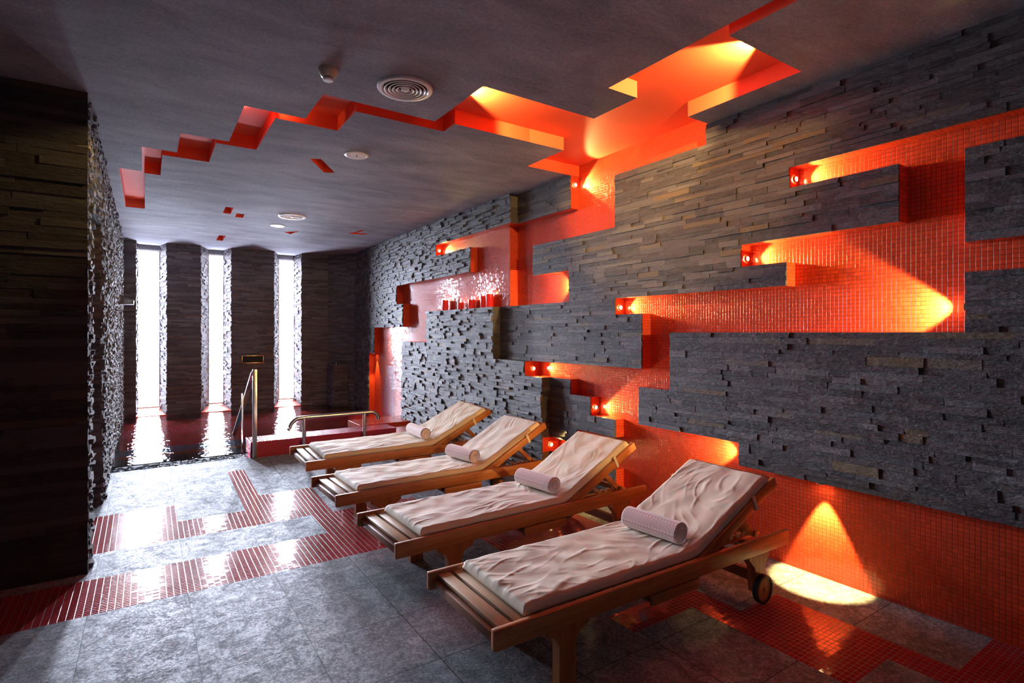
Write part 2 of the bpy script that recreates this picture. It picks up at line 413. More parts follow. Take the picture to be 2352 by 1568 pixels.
for pl in PIL:
    for (p, q) in zip(pl, pl[1:]):
        L = math.hypot(q[0] - p[0], q[1] - p[1]); front = abs(p[1] - q[1]) < .01
        ex.append(vquad(p, q, 0, 3.0))
        rough = not front
        for z0, z1 in s3.courses(0, 3.0, .022, .036):
            # faces towards the room lie to the right of p->q, so walk it backwards
            s3.row(q, p, z0, z1, 0, L, .10 if front else .12, .38 if front else .3, .0, .012 if front else .020, .02, .001, .003 if front else .005)
stone_obj('wall_far', s3, STONE_F, 'far wall of tall thin-coursed slate pillars between three slit windows', ex)
# solid lintels over the windows
bm = bmesh.new()
for (x0, x1) in [(-.24, .32), (.74, 1.29), (1.90, 2.52)]: box(bm, x0, x1, 11.13, 11.5, 2.92, 3.06)
tag(bm_obj('trim_1', bm, m_flat('grey_lintel', (0.20, 0.19, 0.21), .7)), 'flat dark lintels above the slit windows', 'lintel', None, 'structure')
# walls out of view that close the room
for nm, p, q, lb in [('wall_back', (-3.4, YB), (X1 + .2, YB), 'plain dark wall behind the viewer'), ('wall_side', (-3.4, YB), (-3.4, PY + .1), 'plain dark side wall left of the viewer')]:
    tag(mesh_obj(nm, vquad(p, q, 0, 3.2), [(0, 1, 2, 3)], STONE), lb, 'wall', None, 'structure')

# ---------------------------------------------------------------- floor: slate tiles with red mosaic bands, ramp up to the pool
RY0, RY1, RZ = 4.65, 6.72, .11
def fz(y): return 0 if y < RY0 else min(RZ, (y - RY0) / (RY1 - RY0) * RZ)
MOS = [(-3.4, 2.03, 3.66, 4.18), (1.13, 2.03, 4.18, 4.65), (-.86, .21, 4.65, 5.43), (.21, .69, 4.65, 5.02), (.69, .845, 4.65, 6.25), (.845, 1.305, 4.65, 5.36),
       (2.03, 2.97, 2.90, 3.66), (2.03, 2.67, 1.925, 2.11), (2.485, 2.67, 1.755, 1.925), (2.485, 3.01, 1.12, 1.755), (2.84, 3.01, .5, 1.12), (2.84, X1, YB, .905), (.2, .66, -1, -.3)]
xs = sorted({v for r in MOS for v in r[:2]} | {-3.45, X1 + .01}); ys2 = sorted({v for r in MOS for v in r[2:]} | {YB, RY0, RY1})
V = []; Fc = []; MI = []
for i in range(len(xs) - 1):
    for j in range(len(ys2) - 1):
        x0, x1, y0, y1 = xs[i], xs[i + 1], ys2[j], ys2[j + 1]
        quad((x0, y0, fz(y0)), (x1, y0, fz(y0)), (x1, y1, fz(y1)), (x0, y1, fz(y1)), 1 if inside(MOS, (x0 + x1) / 2, (y0 + y1) / 2) else 0)
tag(mesh_obj('floor', V, Fc, [TILE, FRED], None, MI), 'grey slate tile floor inlaid with stepped bands of red mosaic', 'floor', None, 'structure')

# pool basin, submerged bands, window sills, side step
PB = .05
bands = [(6.86, 7.34, 'slat'), (7.34, 7.82, 'or'), (7.82, 8.26, 'blue'), (8.26, 9.2, 'red'), (9.2, 9.95, 'dark'), (9.95, 10.4, 'red'), (10.4, 11.8, 'dark')]
SL = m_mosaic('dark_slatted_grate', (0.035, 0.055, 0.06), (0.008, 0.01, 0.012), p=(0.03, 5, 5), g=.12, rough=.3)
OR = m_mosaic('orange_lit_pool_mosaic', (0.90, 0.30, 0.06), (0.5, .15, .03)); BL = m_mosaic('blue_lit_pool_mosaic', (0.08, 0.50, 0.68), (0.04, .25, .35))  # orange and blue saturated to stand in for coloured underwater light
DK = m_mosaic('crimson_lit_pool_mosaic', (0.72, 0.040, 0.075), (0.4, 0.02, 0.04))  # crimson raised likewise in place of underwater lamps
mats = [SL, OR, BL, RED, DK, CRIM, m_flat('black_gutter', (.012, .012, .013), .6, 0, .2)]; ix = {'slat': 0, 'or': 1, 'blue': 2, 'red': 3, 'dark': 4}
V = []; Fc = []; MI = []
for y0, y1, m in bands:
    z = .118 if m == 'slat' else PB
    quad((-.5, y0, z), (X1, y0, z), (X1, y1, z), (-.5, y1, z), ix[m])
quad((-.5, 6.86, -.1), (1.0, 6.86, -.1), (1.0, 6.86, .128), (-.5, 6.86, .128), 6)
quad((-.5, RY1, .06), (X1, RY1, .06), (X1, 6.862, .06), (-.5, 6.862, .06), 6)
quad((-.5, 7.34, PB), (X1, 7.34, PB), (X1, 7.34, .118), (-.5, 7.34, .118), 0)
for x0, x1 in [(-.21, .293), (.76, 1.26), (1.92, 2.52)]:                       # mosaic sills in the window bays
    quad((x0, FY, .15), (x1, FY, .15), (x1, 11.4, .235), (x0, 11.4, .235), 3)
    quad((x0, FY, PB), (x1, FY, PB), (x1, FY, .15), (x0, FY, .15), 3)
tag(mesh_obj('floor_pool', V, Fc, mats, None, MI), 'shallow pool floor with red, blue and orange mosaic bands coloured for underwater light', 'pool', None, 'structure')
bm = bmesh.new(); box(bm, 2.50, X2 + .05, 7.54, 8.12, PB, .205, .003); box(bm, 2.68, X2 + .05, 6.60, 7.54, .0, .165, .003)
tag(bm_obj('pool_step', bm, RED), 'red mosaic step in the pool corner below the lit red niche', 'step', None, 'structure')
tag(mesh_obj('pool_water', [(-.32, 6.865, .14), (X2, 6.865, .14), (X2, 10.95, .14), (-.32, 10.95, .14)], [(0, 1, 2, 3)], m_water()), 'still pool water reflecting the bright windows', 'water', None, 'structure')

# ---------------------------------------------------------------- ceiling with stepped red cut-outs
ZC, ZR = 3.0, 3.105
H_MAIN = [(-.20, 6.10), (-.03, 6.10), (-.03, 5.30), (.105, 5.30), (.215, 5.31), (.215, 4.78), (.44, 4.78), (.54, 4.78), (.54, 3.97), (.925, 3.97), (.925, 3.50), (1.70, 3.51),
          (1.70, 2.845), (2.60, 2.845), (2.60, 2.44), (2.35, 2.44), (2.35, -1.6), (2.44, -1.6), (2.44, 1.67), (3.12, 1.67), (3.12, 2.457), (X1, 2.457), (X1, 3.99), (2.845, 3.99),
          (2.845, 3.475), (1.84, 3.475), (1.84, 3.65), (1.18, 3.65), (1.18, 4.075), (.75, 4.075), (.75, 4.87), (.46, 4.87), (.46, 5.45), (.115, 5.45), (.115, 6.16), (-.01, 6.16), (-.01, 7.92), (-.20, 7.92)]
HOLES = [H_MAIN, [(1.172, 4.86), (1.253, 4.814), (1.468, 5.159), (1.381, 5.203)], [(.787, 7.27), (.875, 7.27), (.885, 7.665), (.797, 7.665)], [(.945, 7.59), (1.035, 7.59), (1.048, 7.84), (.955, 7.84)],
         [(.93, 9.435), (1.022, 9.435), (1.034, 9.96), (.94, 9.96)], [(1.702, 8.596), (1.862, 8.417), (1.87, 8.45), (1.814, 8.739)], [(2.538, 8.218), (2.602, 7.798), (2.66, 7.85), (2.60, 8.06), (2.80, 8.03), (2.77, 8.13)]]
outer = [(-3.45, YB - .05), (X1 + .25, YB - .05), (X1 + .25, 11.4), (-3.45, 11.4)]
V = []; Fc = []; MI = []
polys = [outer] + HOLES
tri = tessellate_polygon([[Vector((x, y, 0)) for x, y in p] for p in polys])
V = [(x, y, ZC) for p in polys for x, y in p]; Fc = [tuple(t) for t in tri]; MI = [0] * len(Fc)
for p in HOLES:
    for (a, b) in zip(p, p[1:] + p[:1]):
        if abs(a[0] - X1) < 1e-6 and abs(b[0] - X1) < 1e-6: continue
        quad((a[0], a[1], ZC), (b[0], b[1], ZC), (b[0], b[1], ZR), (a[0], a[1], ZR), 1)
    base = len(V); V += [(x, y, ZR) for x, y in p]
    for t in tessellate_polygon([[Vector((x, y, 0)) for x, y in p]]): Fc.append(tuple(i + base for i in t)); MI.append(1)
# slab above, so no daylight leaks in
quad((-3.5, YB - .1, 3.2), (X1 + .3, YB - .1, 3.2), (X1 + .3, 12.0, 3.2), (-3.5, 12.0, 3.2), 0)
cl = mesh_obj('ceiling', V, Fc, [PLAST, REDP], None, MI)
bm = bmesh.new(); bm.from_mesh(cl.data); bmesh.ops.remove_doubles(bm, verts=bm.verts[:], dist=1e-5); bmesh.ops.recalc_face_normals(bm, faces=bm.faces[:]); bm.to_mesh(cl.data); bm.free()
tag(cl, 'dark grey plaster ceiling with a stepped red-painted cut-out', 'ceiling', None, 'structure')
# ---------------------------------------------------------------- windows and the bright terrace outside
WF = m_flat('pale_window_frame', (0.75, 0.75, 0.78), .4); GLASS = m_glass('clear_window_glass')
for i, (x0, x1) in enumerate(WIN):
    bm = bmesh.new(); t = .014
    box(bm, x0 - .03, x0 + t, WY, WY + .05, WZ0, 2.95); box(bm, x1 - t, x1 + .03, WY, WY + .05, WZ0, 2.95)
    box(bm, x0 + t, x1 - t, WY, WY + .05, WZ0, WZ0 + .03); box(bm, x0 + t, x1 - t, WY, WY + .05, 2.90, 2.95)
    wf = bm_obj('window_%d' % (i + 1), bm, WF)
    tag(wf, ['narrow floor-to-ceiling window beside the rough left wall', 'narrow window between the two free-standing slate pillars', 'narrow window nearest the red recessed wall'][i], 'window', None, 'structure')
    gp = mesh_obj('pane', [(x0, WY + .02, WZ0), (x1, WY + .02, WZ0), (x1, WY + .02, 2.95), (x0, WY + .02, 2.95)], [(0, 1, 2, 3)], GLASS, wf)
tag(mesh_obj('ground_terrace', [(-12, 12.0, .06), (22, 12.0, .06), (22, 40, .06), (-12, 40, .06)], [(0, 1, 2, 3)], m_flat('pale_paving', (.62, .61, .64), .8)), 'pale paved terrace outside the windows', 'ground', None, 'structure')
PALE = m_flat('pale_timber', (.33, .32, .34), .7)
def bench(x, y, label):
    e = empty('garden_bench', (x, y, .06), label, 'bench', None, (0, 0, .5))
    bm = bmesh.new(); box(bm, -.7, .7, -.05, .25, .40, .45, .004); bm_obj('seat', bm, PALE, e)
    for k in range(3):
        bm = bmesh.new(); box(bm, -.7, .7, .30 + .03 * k, .33 + .03 * k, .5 + .13 * k, .59 + .13 * k, .004); bm_obj('back_slat', bm, PALE, e)
    for sx in (-.6, .6):
        bm = bmesh.new(); box(bm, sx - .03, sx + .03, -.03, .03, 0, .40, .004); bm_obj('leg', bm, PALE, e)
        bm = bmesh.new(); box(bm, sx - .03, sx + .03, .22, .42, 0, .9, .004); bm_obj('leg', bm, PALE, e)
bench(2.75, 13.5, 'slatted garden bench outside the window nearest the red wall')
bm = bmesh.new(); box(bm, -1.5, 4.5, 15.2, 15.6, .06, .22, .01)
tag(bm_obj('garden_step', bm, m_flat('grey_step', (.35, .35, .42), .8)), 'low grey step across the terrace outside', 'step')
rnd = random.Random(4); LEAF = m_flat('garden_leaf', (.34, .42, .30), .7)
V = []; Fc = []
for k in range(1500):
    c = Vector((rnd.gauss(0, .45), rnd.gauss(0, .45), 1.3 + rnd.gauss(0, .75)))
    if c.z < .1: continue
    u = Vector((rnd.uniform(-1, 1), rnd.uniform(-1, 1), rnd.uniform(-1, 1))).normalized(); v = u.orthogonal().normalized()
    i = len(V); V += [c + u * .11, c + v * .05, c - u * .11, c - v * .05]; Fc.append((i, i + 1, i + 2, i + 3))
sh = empty('garden_shrub', (1.75, 17.6, .06), 'faint green shrub outside the middle window', 'shrub')
mesh_obj('foliage', V, Fc, LEAF, sh)
bm = bmesh.new(); lathe(bm, [(.05, 0), (.04, .6), (.025, 1.6)], 10); bm_obj('stem', bm, m_flat('bark', (.12, .08, .05), .9), sh)

# ---------------------------------------------------------------- small recessed lamps
LENS = m_emit('lamp_lens', (1.0, 0.66, 0.28), 150.0); RIM = m_flat('lamp_rim', (.55, .5, .45), .3, 1.0)
def lamp(p, d, label, power=1.0, size=78, grp='recessed spotlights in the red niches', col=WARM):
    d = Vector(d).normalized()
    e = empty('recessed_spotlight', p, label, 'lamp', grp); e.rotation_mode = 'QUATERNION'; e.rotation_quaternion = d.to_track_quat('-Z', 'Y')
    bm = bmesh.new(); lathe(bm, [(.021, .006), (.021, -.005), (.015, -.008), (.014, .003)], 20, cap=False); bm_obj('rim', bm, RIM, e, True)
    bm = bmesh.new(); lathe(bm, [(.0145, .002), (.013, -.003), (.006, -.006)], 16); bm_obj('lens', bm, LENS, e, True)
    l = bpy.data.lights.new('spot', 'SPOT'); l.energy = SPOT * power; l.color = col; l.spot_size = R(size); l.spot_blend = .30; l.shadow_soft_size = .012
    o = bpy.data.objects.new('spot_beam', l); COL.objects.link(o); o.parent = e; o.location = (0, 0, -.012)
MN, MF = 3.405, 3.30
lamp((MN, 3.987, 2.915), (0, -1, 0), 'spotlight at the top of the wall where the red recess meets the ceiling', 1.8)
lamp((MF, 6.682, 2.615), (0, -1, -.25), 'spotlight at the far end of the slot above the candle niche')
lamp((MN, 1.860, 2.472), (0, -1, 0), 'spotlight at the left end of the highest slot over the long stone finger', 1.2)
lamp((MN, 2.195, 2.008), (0, -1, 0), 'spotlight at the left end of the middle slot between the two stone fingers', 1.1)
lamp((MN, 3.390, 1.722), (0, -1, 0), 'spotlight at the left end of the long slot above the hanging stone block', 1.0)
lamp((3.36, 4.599, 1.132), (0, -1, 0), 'spotlight in the slot just above the dark square stone recess', .8)
lamp((MN, 3.702, .825), (0, -1, 0), 'spotlight in the small niche on top of the short stone ledge', .8)
lamp((3.36, 4.301, .39), (0, -1, 0), 'lowest spotlight, glowing between the second and third loungers', .9)
lamp((MN, .996, 1.632), (0, 1, 0), 'spotlight hidden at the right end of the wide red recess', 2.8)
lamp((MN, 2.231, .665), (0, 1, 0), 'spotlight hidden at the right end of the low recess behind the front lounger', 1.2)
lamp((MN, 4.028, 1.965), (0, 1, 0), 'spotlight hidden at the right end of the candle niche', 1.0)
lamp((3.392, 1.700, .592), (0, 0, -1), 'downlight under the big stone panel washing the low red wall', 4.0, 55)
lamp((MF, 8.60, 1.592), (0, 0, -1), 'downlight at the top of the tall red niche by the pool', .7, 40)
lamp((MF, 9.20, 1.147), (0, 0, -1), 'downlight in the lower corner step of the tall red niche by the pool', .9, 46)
G2 = 'spotlights in the ceiling cut-out'
lamp((2.78, 1.678, 3.055), (0, 1, 0), 'spotlight in the wide end of the red ceiling cut-out above the stone finger', 4.0, 84, G2)
lamp((1.708, 3.15, 3.055), (1, -.1, 0), 'spotlight in the red ceiling cut-out beside the large round diffuser', 3.6, 84, G2)
lamp((.742, 4.022, 3.055), (-1, .25, 0), 'spotlight in the narrow stepped end of the red ceiling cut-out', 1.8, 100, G2)

# ---------------------------------------------------------------- ceiling fittings
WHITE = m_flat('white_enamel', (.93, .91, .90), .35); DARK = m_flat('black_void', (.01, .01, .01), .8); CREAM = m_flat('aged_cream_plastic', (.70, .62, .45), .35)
def diffuser(x, y, r, label):
    e = empty('round_diffuser', (x, y, ZC), label, 'ceiling vent', 'round ceiling diffusers')
    bm = bmesh.new(); lathe(bm, [(r * .80, -.006), (r, 0), (r, -.006), (r * .97, -.014), (r * .84, -.016), (r * .78, -.004)], 48, cap=False); bm_obj('outer_ring', bm, WHITE, e, True)
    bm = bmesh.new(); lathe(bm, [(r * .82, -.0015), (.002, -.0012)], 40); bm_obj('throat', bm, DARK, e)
    for k, f in enumerate((.66, .51, .37, .23)):
        bm = bmesh.new(); lathe(bm, [(r * (f + .10), -.016), (r * (f + .03), -.006), (r * f, -.004), (r * (f + .06), -.018), (r * (f + .10), -.016)], 40, cap=False); bm_obj('ring', bm, WHITE, e, True)
    bm = bmesh.new(); lathe(bm, [(r * .16, -.004), (r * .15, -.014), (r * .08, -.018), (.002, -.018)], 24); bm_obj('hub', bm, WHITE, e, True)
diffuser(1.318, 3.135, .168, 'large white round diffuser beside the red ceiling cut-out')
diffuser(1.558, 7.375, .168, 'white round diffuser far back near the windows')
def disc(x, y, r, label):
    e = empty('ceiling_disc', (x, y, ZC), label, 'ceiling fitting', 'plain round ceiling discs')
    bm = bmesh.new(); lathe(bm, [(r, 0), (r, -.004), (r * .93, -.008), (r * .80, -.008), (r * .78, -.006), (.002, -.006)], 40); bm_obj('cover', bm, WHITE, e, True)
    bm = bmesh.new(); lathe(bm, [(.007, -.006), (.006, -.010), (.002, -.011)], 12); bm_obj('screw', bm, DARK, e, True)
disc(1.474, 4.542, .098, 'plain white ceiling disc beside the small slanted red slot')
disc(1.522, 8.137, .098, 'plain white ceiling disc just behind the far diffuser')
e = empty('smoke_detector', (.864, 3.165, ZC), 'cream dome smoke detector on the ceiling left of the large diffuser', 'smoke detector')
bm = bmesh.new(); lathe(bm, [(.054, 0), (.054, -.012), (.050, -.020), (.038, -.042), (.031, -.045)], 36); bm_obj('body', bm, CREAM, e, True)
bm = bmesh.new(); lathe(bm, [(.028, -.045), (.028, -.050)], 28); bm_obj('vent_band', bm, DARK, e, True)
bm = bmesh.new(); lathe(bm, [(.030, -.050), (.030, -.058), (.026, -.062), (.002, -.063)], 28); bm_obj('cap', bm, WHITE, e, True)
e['label'] = 'cream dome smoke detector on the ceiling left of the large diffuser'

# ---------------------------------------------------------------- loungers
W_RAIL = m_wood('teak_rail', (0.25, 0.066, 0.018), (0.58, 0.21, 0.06), 0); W_LEG = m_wood('teak_leg', (0.25, 0.066, 0.018), (0.55, 0.19, 0.058), 2)
W_SLAT = m_wood('weathered_teak_slat', (0.36, 0.21, 0.11), (0.62, 0.42, 0.25), 1, .5); W_CR = m_wood('teak_crossbar', (0.15, 0.045, 0.016), (0.33, 0.12, 0.042), 1)
CLOTH = m_fabric('beige_canvas', (0.74, 0.60, 0.455), (0.80, 0.67, 0.52)); RUB = m_flat('black_rubber', (.018, .017, .017), .55)
BRASS = m_flat('brass_cap', (.6, .42, .2), .3, 1.0)
LEN, HW = 1.985, .315
def pbox(name, dims, mat, parent, bev=.004, M=None):
    bm = bmesh.new(); box(bm, *dims, bev, M); return bm_obj(name, bm, mat, parent, True)
def mattress(seed, ang):
    """canvas pad lying on the seat slats and up the backrest, creased"""
    x0, xb, sb = .168, 1.235, .690; T = .046; zb = .354; hw = .268
    nu, nvv = 236, 92; tot = (xb - x0) + sb; r = random.Random(seed); off = Vector((seed * 7.3, seed * 3.1, 0))
    sd = Vector((math.cos(ang), 0, math.sin(ang)))
    def path(s):
        d = xb - x0; k = .045
        if s < d - k: return Vector((x0 + s, 0, zb)), Vector((0, 0, 1))
        if s > d + k: return Vector((xb, 0, zb)) + sd * (s - d), Vector((-math.sin(ang), 0, math.cos(ang)))
        f = (s - d + k) / (2 * k); a = ang * f * f * (3 - 2 * f)
        p0 = Vector((x0 + d - k, 0, zb)); p1 = Vector((xb, 0, zb)); p2 = p1 + sd * k
        return p0 * (1 - f) ** 2 + p1 * 2 * f * (1 - f) + p2 * f * f, Vector((-math.sin(a), 0, math.cos(a)))
    def fold(s, v):
        h = 0.0
        q = noise.noise(Vector((s * 2.1, v * 3.0, 5)) + off)
        for th, sc1, wgt in ((.35 + q * .25, 15, 1.0), (-.55 + q * .2, 13, .7), (1.25, 11, .5)):
            a = s * math.cos(th) + v * math.sin(th); b = -s * math.sin(th) + v * math.cos(th)
            n = noise.noise(Vector((a * 2.6, b * sc1, th * 9)) + off)
            m = max(0.0, noise.noise(Vector((s * 3.2, v * 3.6, th * 17)) + off) + .25)
            h += wgt * m * (1 - min(1, abs(n) * 3.6)) ** 2
        e = min(1.0, abs(v) / hw); ed = max(0, (e - .55) / .45)
        h += .9 * ed * max(0, noise.noise(Vector((s * 24, v * 4 + (1 if v > 0 else 8), 1)) + off))
        fe = max(0, 1 - s / .22); h += .9 * fe * max(0, noise.noise(Vector((s * 3 - v * 5, v * 20 + s * 12, 3)) + off))
        return h
    V = []; F = []
    for i in range(nu + 1):
        s = tot * i / nu; p, n = path(s)
        for j in range(nvv + 1):
            v = -hw + 2 * hw * j / nvv
            ed = min(hw - abs(v), s, tot - s); k = min(1.0, ed / .024); rr = math.sqrt(max(0, 1 - (1 - k) ** 2))
            wob = .006 * noise.noise(Vector((s * 9, v * 9, 2)) + off)
            hgt = T * (.30 + .70 * rr) + (.0040 * fold(s, v) - .001) * rr + wob * rr
            jy = .004 * noise.noise(Vector((s * 13, 9 if v > 0 else 3, seed))) * (abs(v) / hw) ** 6
            V.append(p + n * hgt + Vector((0, v + jy, 0)))
    nb = len(V)
    for i in range(nu + 1):
        s = tot * i / nu; p, n = path(s)
        for j in range(nvv + 1):
            v = -hw + 2 * hw * j / nvv; V.append(p + n * .001 + Vector((0, v * .985, 0)))
    w1 = nvv + 1
    for i in range(nu):
        for j in range(nvv):
            a = i * w1 + j; F.append((a, a + w1, a + w1 + 1, a + 1)); F.append((nb + a, nb + a + 1, nb + a + w1 + 1, nb + a + w1))
    for i in range(nu):
        a = i * w1; F.append((a, nb + a, nb + a + w1, a + w1)); b = a + nvv; F.append((b, b + w1, nb + b + w1, nb + b))
    for j in range(nvv):
        F.append((j, j + 1, nb + j + 1, nb + j)); a = nu * w1 + j; F.append((a, nb + a, nb + a + 1, a + 1))
    return V, F
def lounger(corner, z, th, roll, ang, seed, label, tow):
    c, s = math.cos(th), math.sin(th); cx, cy = corner[0] - s * HW, corner[1] + c * HW
    e = empty('sun_lounger', (cx, cy, z), label, 'sun lounger', 'wooden sun loungers in a row along the stone wall', (roll, 0, th))
    for sy in (-1, 1):
        y0, y1 = sorted((sy * HW, sy * (HW - .030)))
        pbox('side_rail', (0, LEN, y0, y1, .283, .366), W_RAIL, e, .006)
    xsl = [.045 + .078 * k for k in range(16)]
    for x in xsl: pbox('seat_slat', (x, x + .060, -HW + .028, HW - .028, .334, .352), W_SLAT, e, .003)
    pbox('end_bar', (.02, .05, -HW + .028, HW - .028, .29, .33), W_CR, e, .003)
    for sy in (-1, 1):                                            # front legs with shaped brackets
        y0, y1 = sorted((sy * (HW - .032), sy * (HW - .080)))
        bm = bmesh.new()
        prof = [(.335, 0), (.425, 0), (.425, .19), (.445, .225), (.50, .250), (.50, .284), (.262, .284), (.262, .255), (.315, .225), (.335, .19)]
        a = [bm.verts.new((x, y0, zz)) for x, zz in prof]; b = [bm.verts.new((x, y1, zz)) for x, zz in prof]; n = len(prof)
        bm.faces.new(a); bm.faces.new(b[::-1])
        for i in range(n): bm.faces.new((a[i], b[i], b[(i + 1) % n], a[(i + 1) % n]))
        bm_obj('leg', bm, W_LEG, e)
        bm = bmesh.new()                                          # rear leg that carries the wheel
        prof = [(1.715, .055), (1.785, .055), (1.800, .20), (1.845, .250), (1.845, .284), (1.655, .284), (1.655, .250), (1.700, .20)]
        a = [bm.verts.new((x, y0, zz)) for x, zz in prof]; b = [bm.verts.new((x, y1, zz)) for x, zz in prof]; n = len(prof)
        bm.faces.new(a); bm.faces.new(b[::-1])
        for i in range(n): bm.faces.new((a[i], b[i], b[(i + 1) % n], a[(i + 1) % n]))
        bm_obj('leg', bm, W_LEG, e)
        M = Matrix.Translation((1.75, sy * (HW - .015), .078)) @ Matrix.Rotation(R(90) * sy, 4, 'X')
        bm = bmesh.new(); lathe(bm, [(.062, .016), (.074, .016), (.078, .012), (.078, -.012), (.074, -.016), (.062, -.016), (.062, .016)], 40, M, False); wh = bm_obj('wheel', bm, RUB, e, True)
        bm = bmesh.new(); lathe(bm, [(.063, .010), (.063, -.010)], 40, M); bm_obj('wheel_disc', bm, W_LEG, wh, True)
        bm = bmesh.new(); lathe(bm, [(.009, .02), (.009, -.018), (.004, -.022)], 16, M); bm_obj('hub_cap', bm, BRASS, wh, True)
    pbox('stretcher', (.36, .40, -HW + .08, HW - .08, .15, .20), W_CR, e, .003)
    bm = bmesh.new(); box(bm, 1.735, 1.765, -HW + .08, HW - .08, .10, .16, .003); bm_obj('axle_beam', bm, W_CR, e)
    tr = pbox('pull_out_tray', (.86, 1.20, -HW + .004, HW - .03, .238, .252), W_CR, e, .002)
    pbox('tray_edge', (.86, 1.20, -HW + .002, -HW + .020, .226, .278), W_RAIL, tr, .003)
    for x in (1.30, 1.52, 1.70): pbox('cross_bar', (x, x + .045, -HW + .028, HW - .028, .288, .318), W_CR, e, .003)
    for sy in (-1, 1):
        nb = pbox('ratchet_bar', (1.36, 1.90, sy * .17 - .015, sy * .17 + .015, .318, .336), W_RAIL, e, .002)
        for k in range(4): pbox('ratchet_tooth', (1.60 + .06 * k, 1.625 + .06 * k, sy * .17 - .015, sy * .17 + .015, .335, .352), W_RAIL, nb, .002)
    # backrest, hinged at the seat
    bk = bpy.data.objects.new('backrest', None); COL.objects.link(bk); bk.parent = e; bk.location = (1.25, 0, .328); bk.rotation_euler = (0, -ang, 0); bk.empty_display_size = .03
    for sy in (-1, 1):
        y0, y1 = sorted((sy * (HW - .034), sy * (HW - .062)))
        pbox('stile', (-.02, .735, y0, y1, -.028, .030), W_RAIL, bk, .005)
    for k in range(8): pbox('back_slat', (.02 + .084 * k, .078 + .084 * k, -HW + .062, HW - .062, .004, .020), W_SLAT, bk, .003)
    pbox('top_rail', (.698, .735, -HW + .062, HW - .062, -.02, .028), W_CR, bk, .004)
    # prop: two struts from the stiles down to the ratchet, joined by a bar
    A = Vector((1.25 + math.cos(ang) * .42, 0, .328 + math.sin(ang) * .42 - .02)); B = Vector((1.80, 0, .345)); d = B - A
    for sy in (-1, 1):
        M = Matrix.Translation((A.x, sy * .205, A.z)) @ Matrix.Rotation(-math.atan2(d.z, d.x), 4, 'Y')
        pbox('prop_strut', (0, d.length, -.013, .013, -.018, .018), W_RAIL, e, .003, M)
    pbox('prop_bar', (B.x - .016, B.x + .016, -.23, .23, B.z - .010, B.z + .022), W_CR, e, .003)
    V, F = mattress(seed, ang); mt = mesh_obj('mattress', V, F, CLOTH, e, None, True)
    # ties of the pad around the stiles
    for sy in (-1, 1):
        bm = bmesh.new(); y0, y1 = sorted((sy * (HW - .030), sy * (HW - .075)))
        M = Matrix.Translation((1.25, 0, .328)) @ Matrix.Rotation(-ang, 4, 'Y')
        for bx in ((.50, .522, y0, y0 + .003, -.030, .055), (.50, .522, y1 - .003, y1, -.030, .055), (.50, .522, y0, y1, -.033, -.030)): box(bm, *bx, 0, M)
        bm_obj('tie_strap', bm, CLOTH, mt)
    e['back'] = ang
    return e, cx, cy
LS = [((1.100, 1.755), 0.0, -.017, 0.0, R(25.5), 1, 'front wooden sun lounger nearest the viewer, pinkish pad and large wheel showing'),
      ((1.115, 2.775), 0.0, .020, 0.0, R(27.5), 2, 'second wooden sun lounger, directly behind the front one'),
      ((1.100, 3.835), 0.0, .026, 0.0, R(27.5), 3, 'third wooden sun lounger, its pad heavily creased on the backrest'),
      ((1.155, 4.940), .030, .010, .050, R(26), 4, 'farthest wooden sun lounger, next to the crimson pool curb')]
PINK = m_terry('pale_pink_terry', (0.96, 0.78, 0.75)); ROSE = m_terry('rose_woven_band', (0.74, 0.42, 0.38))

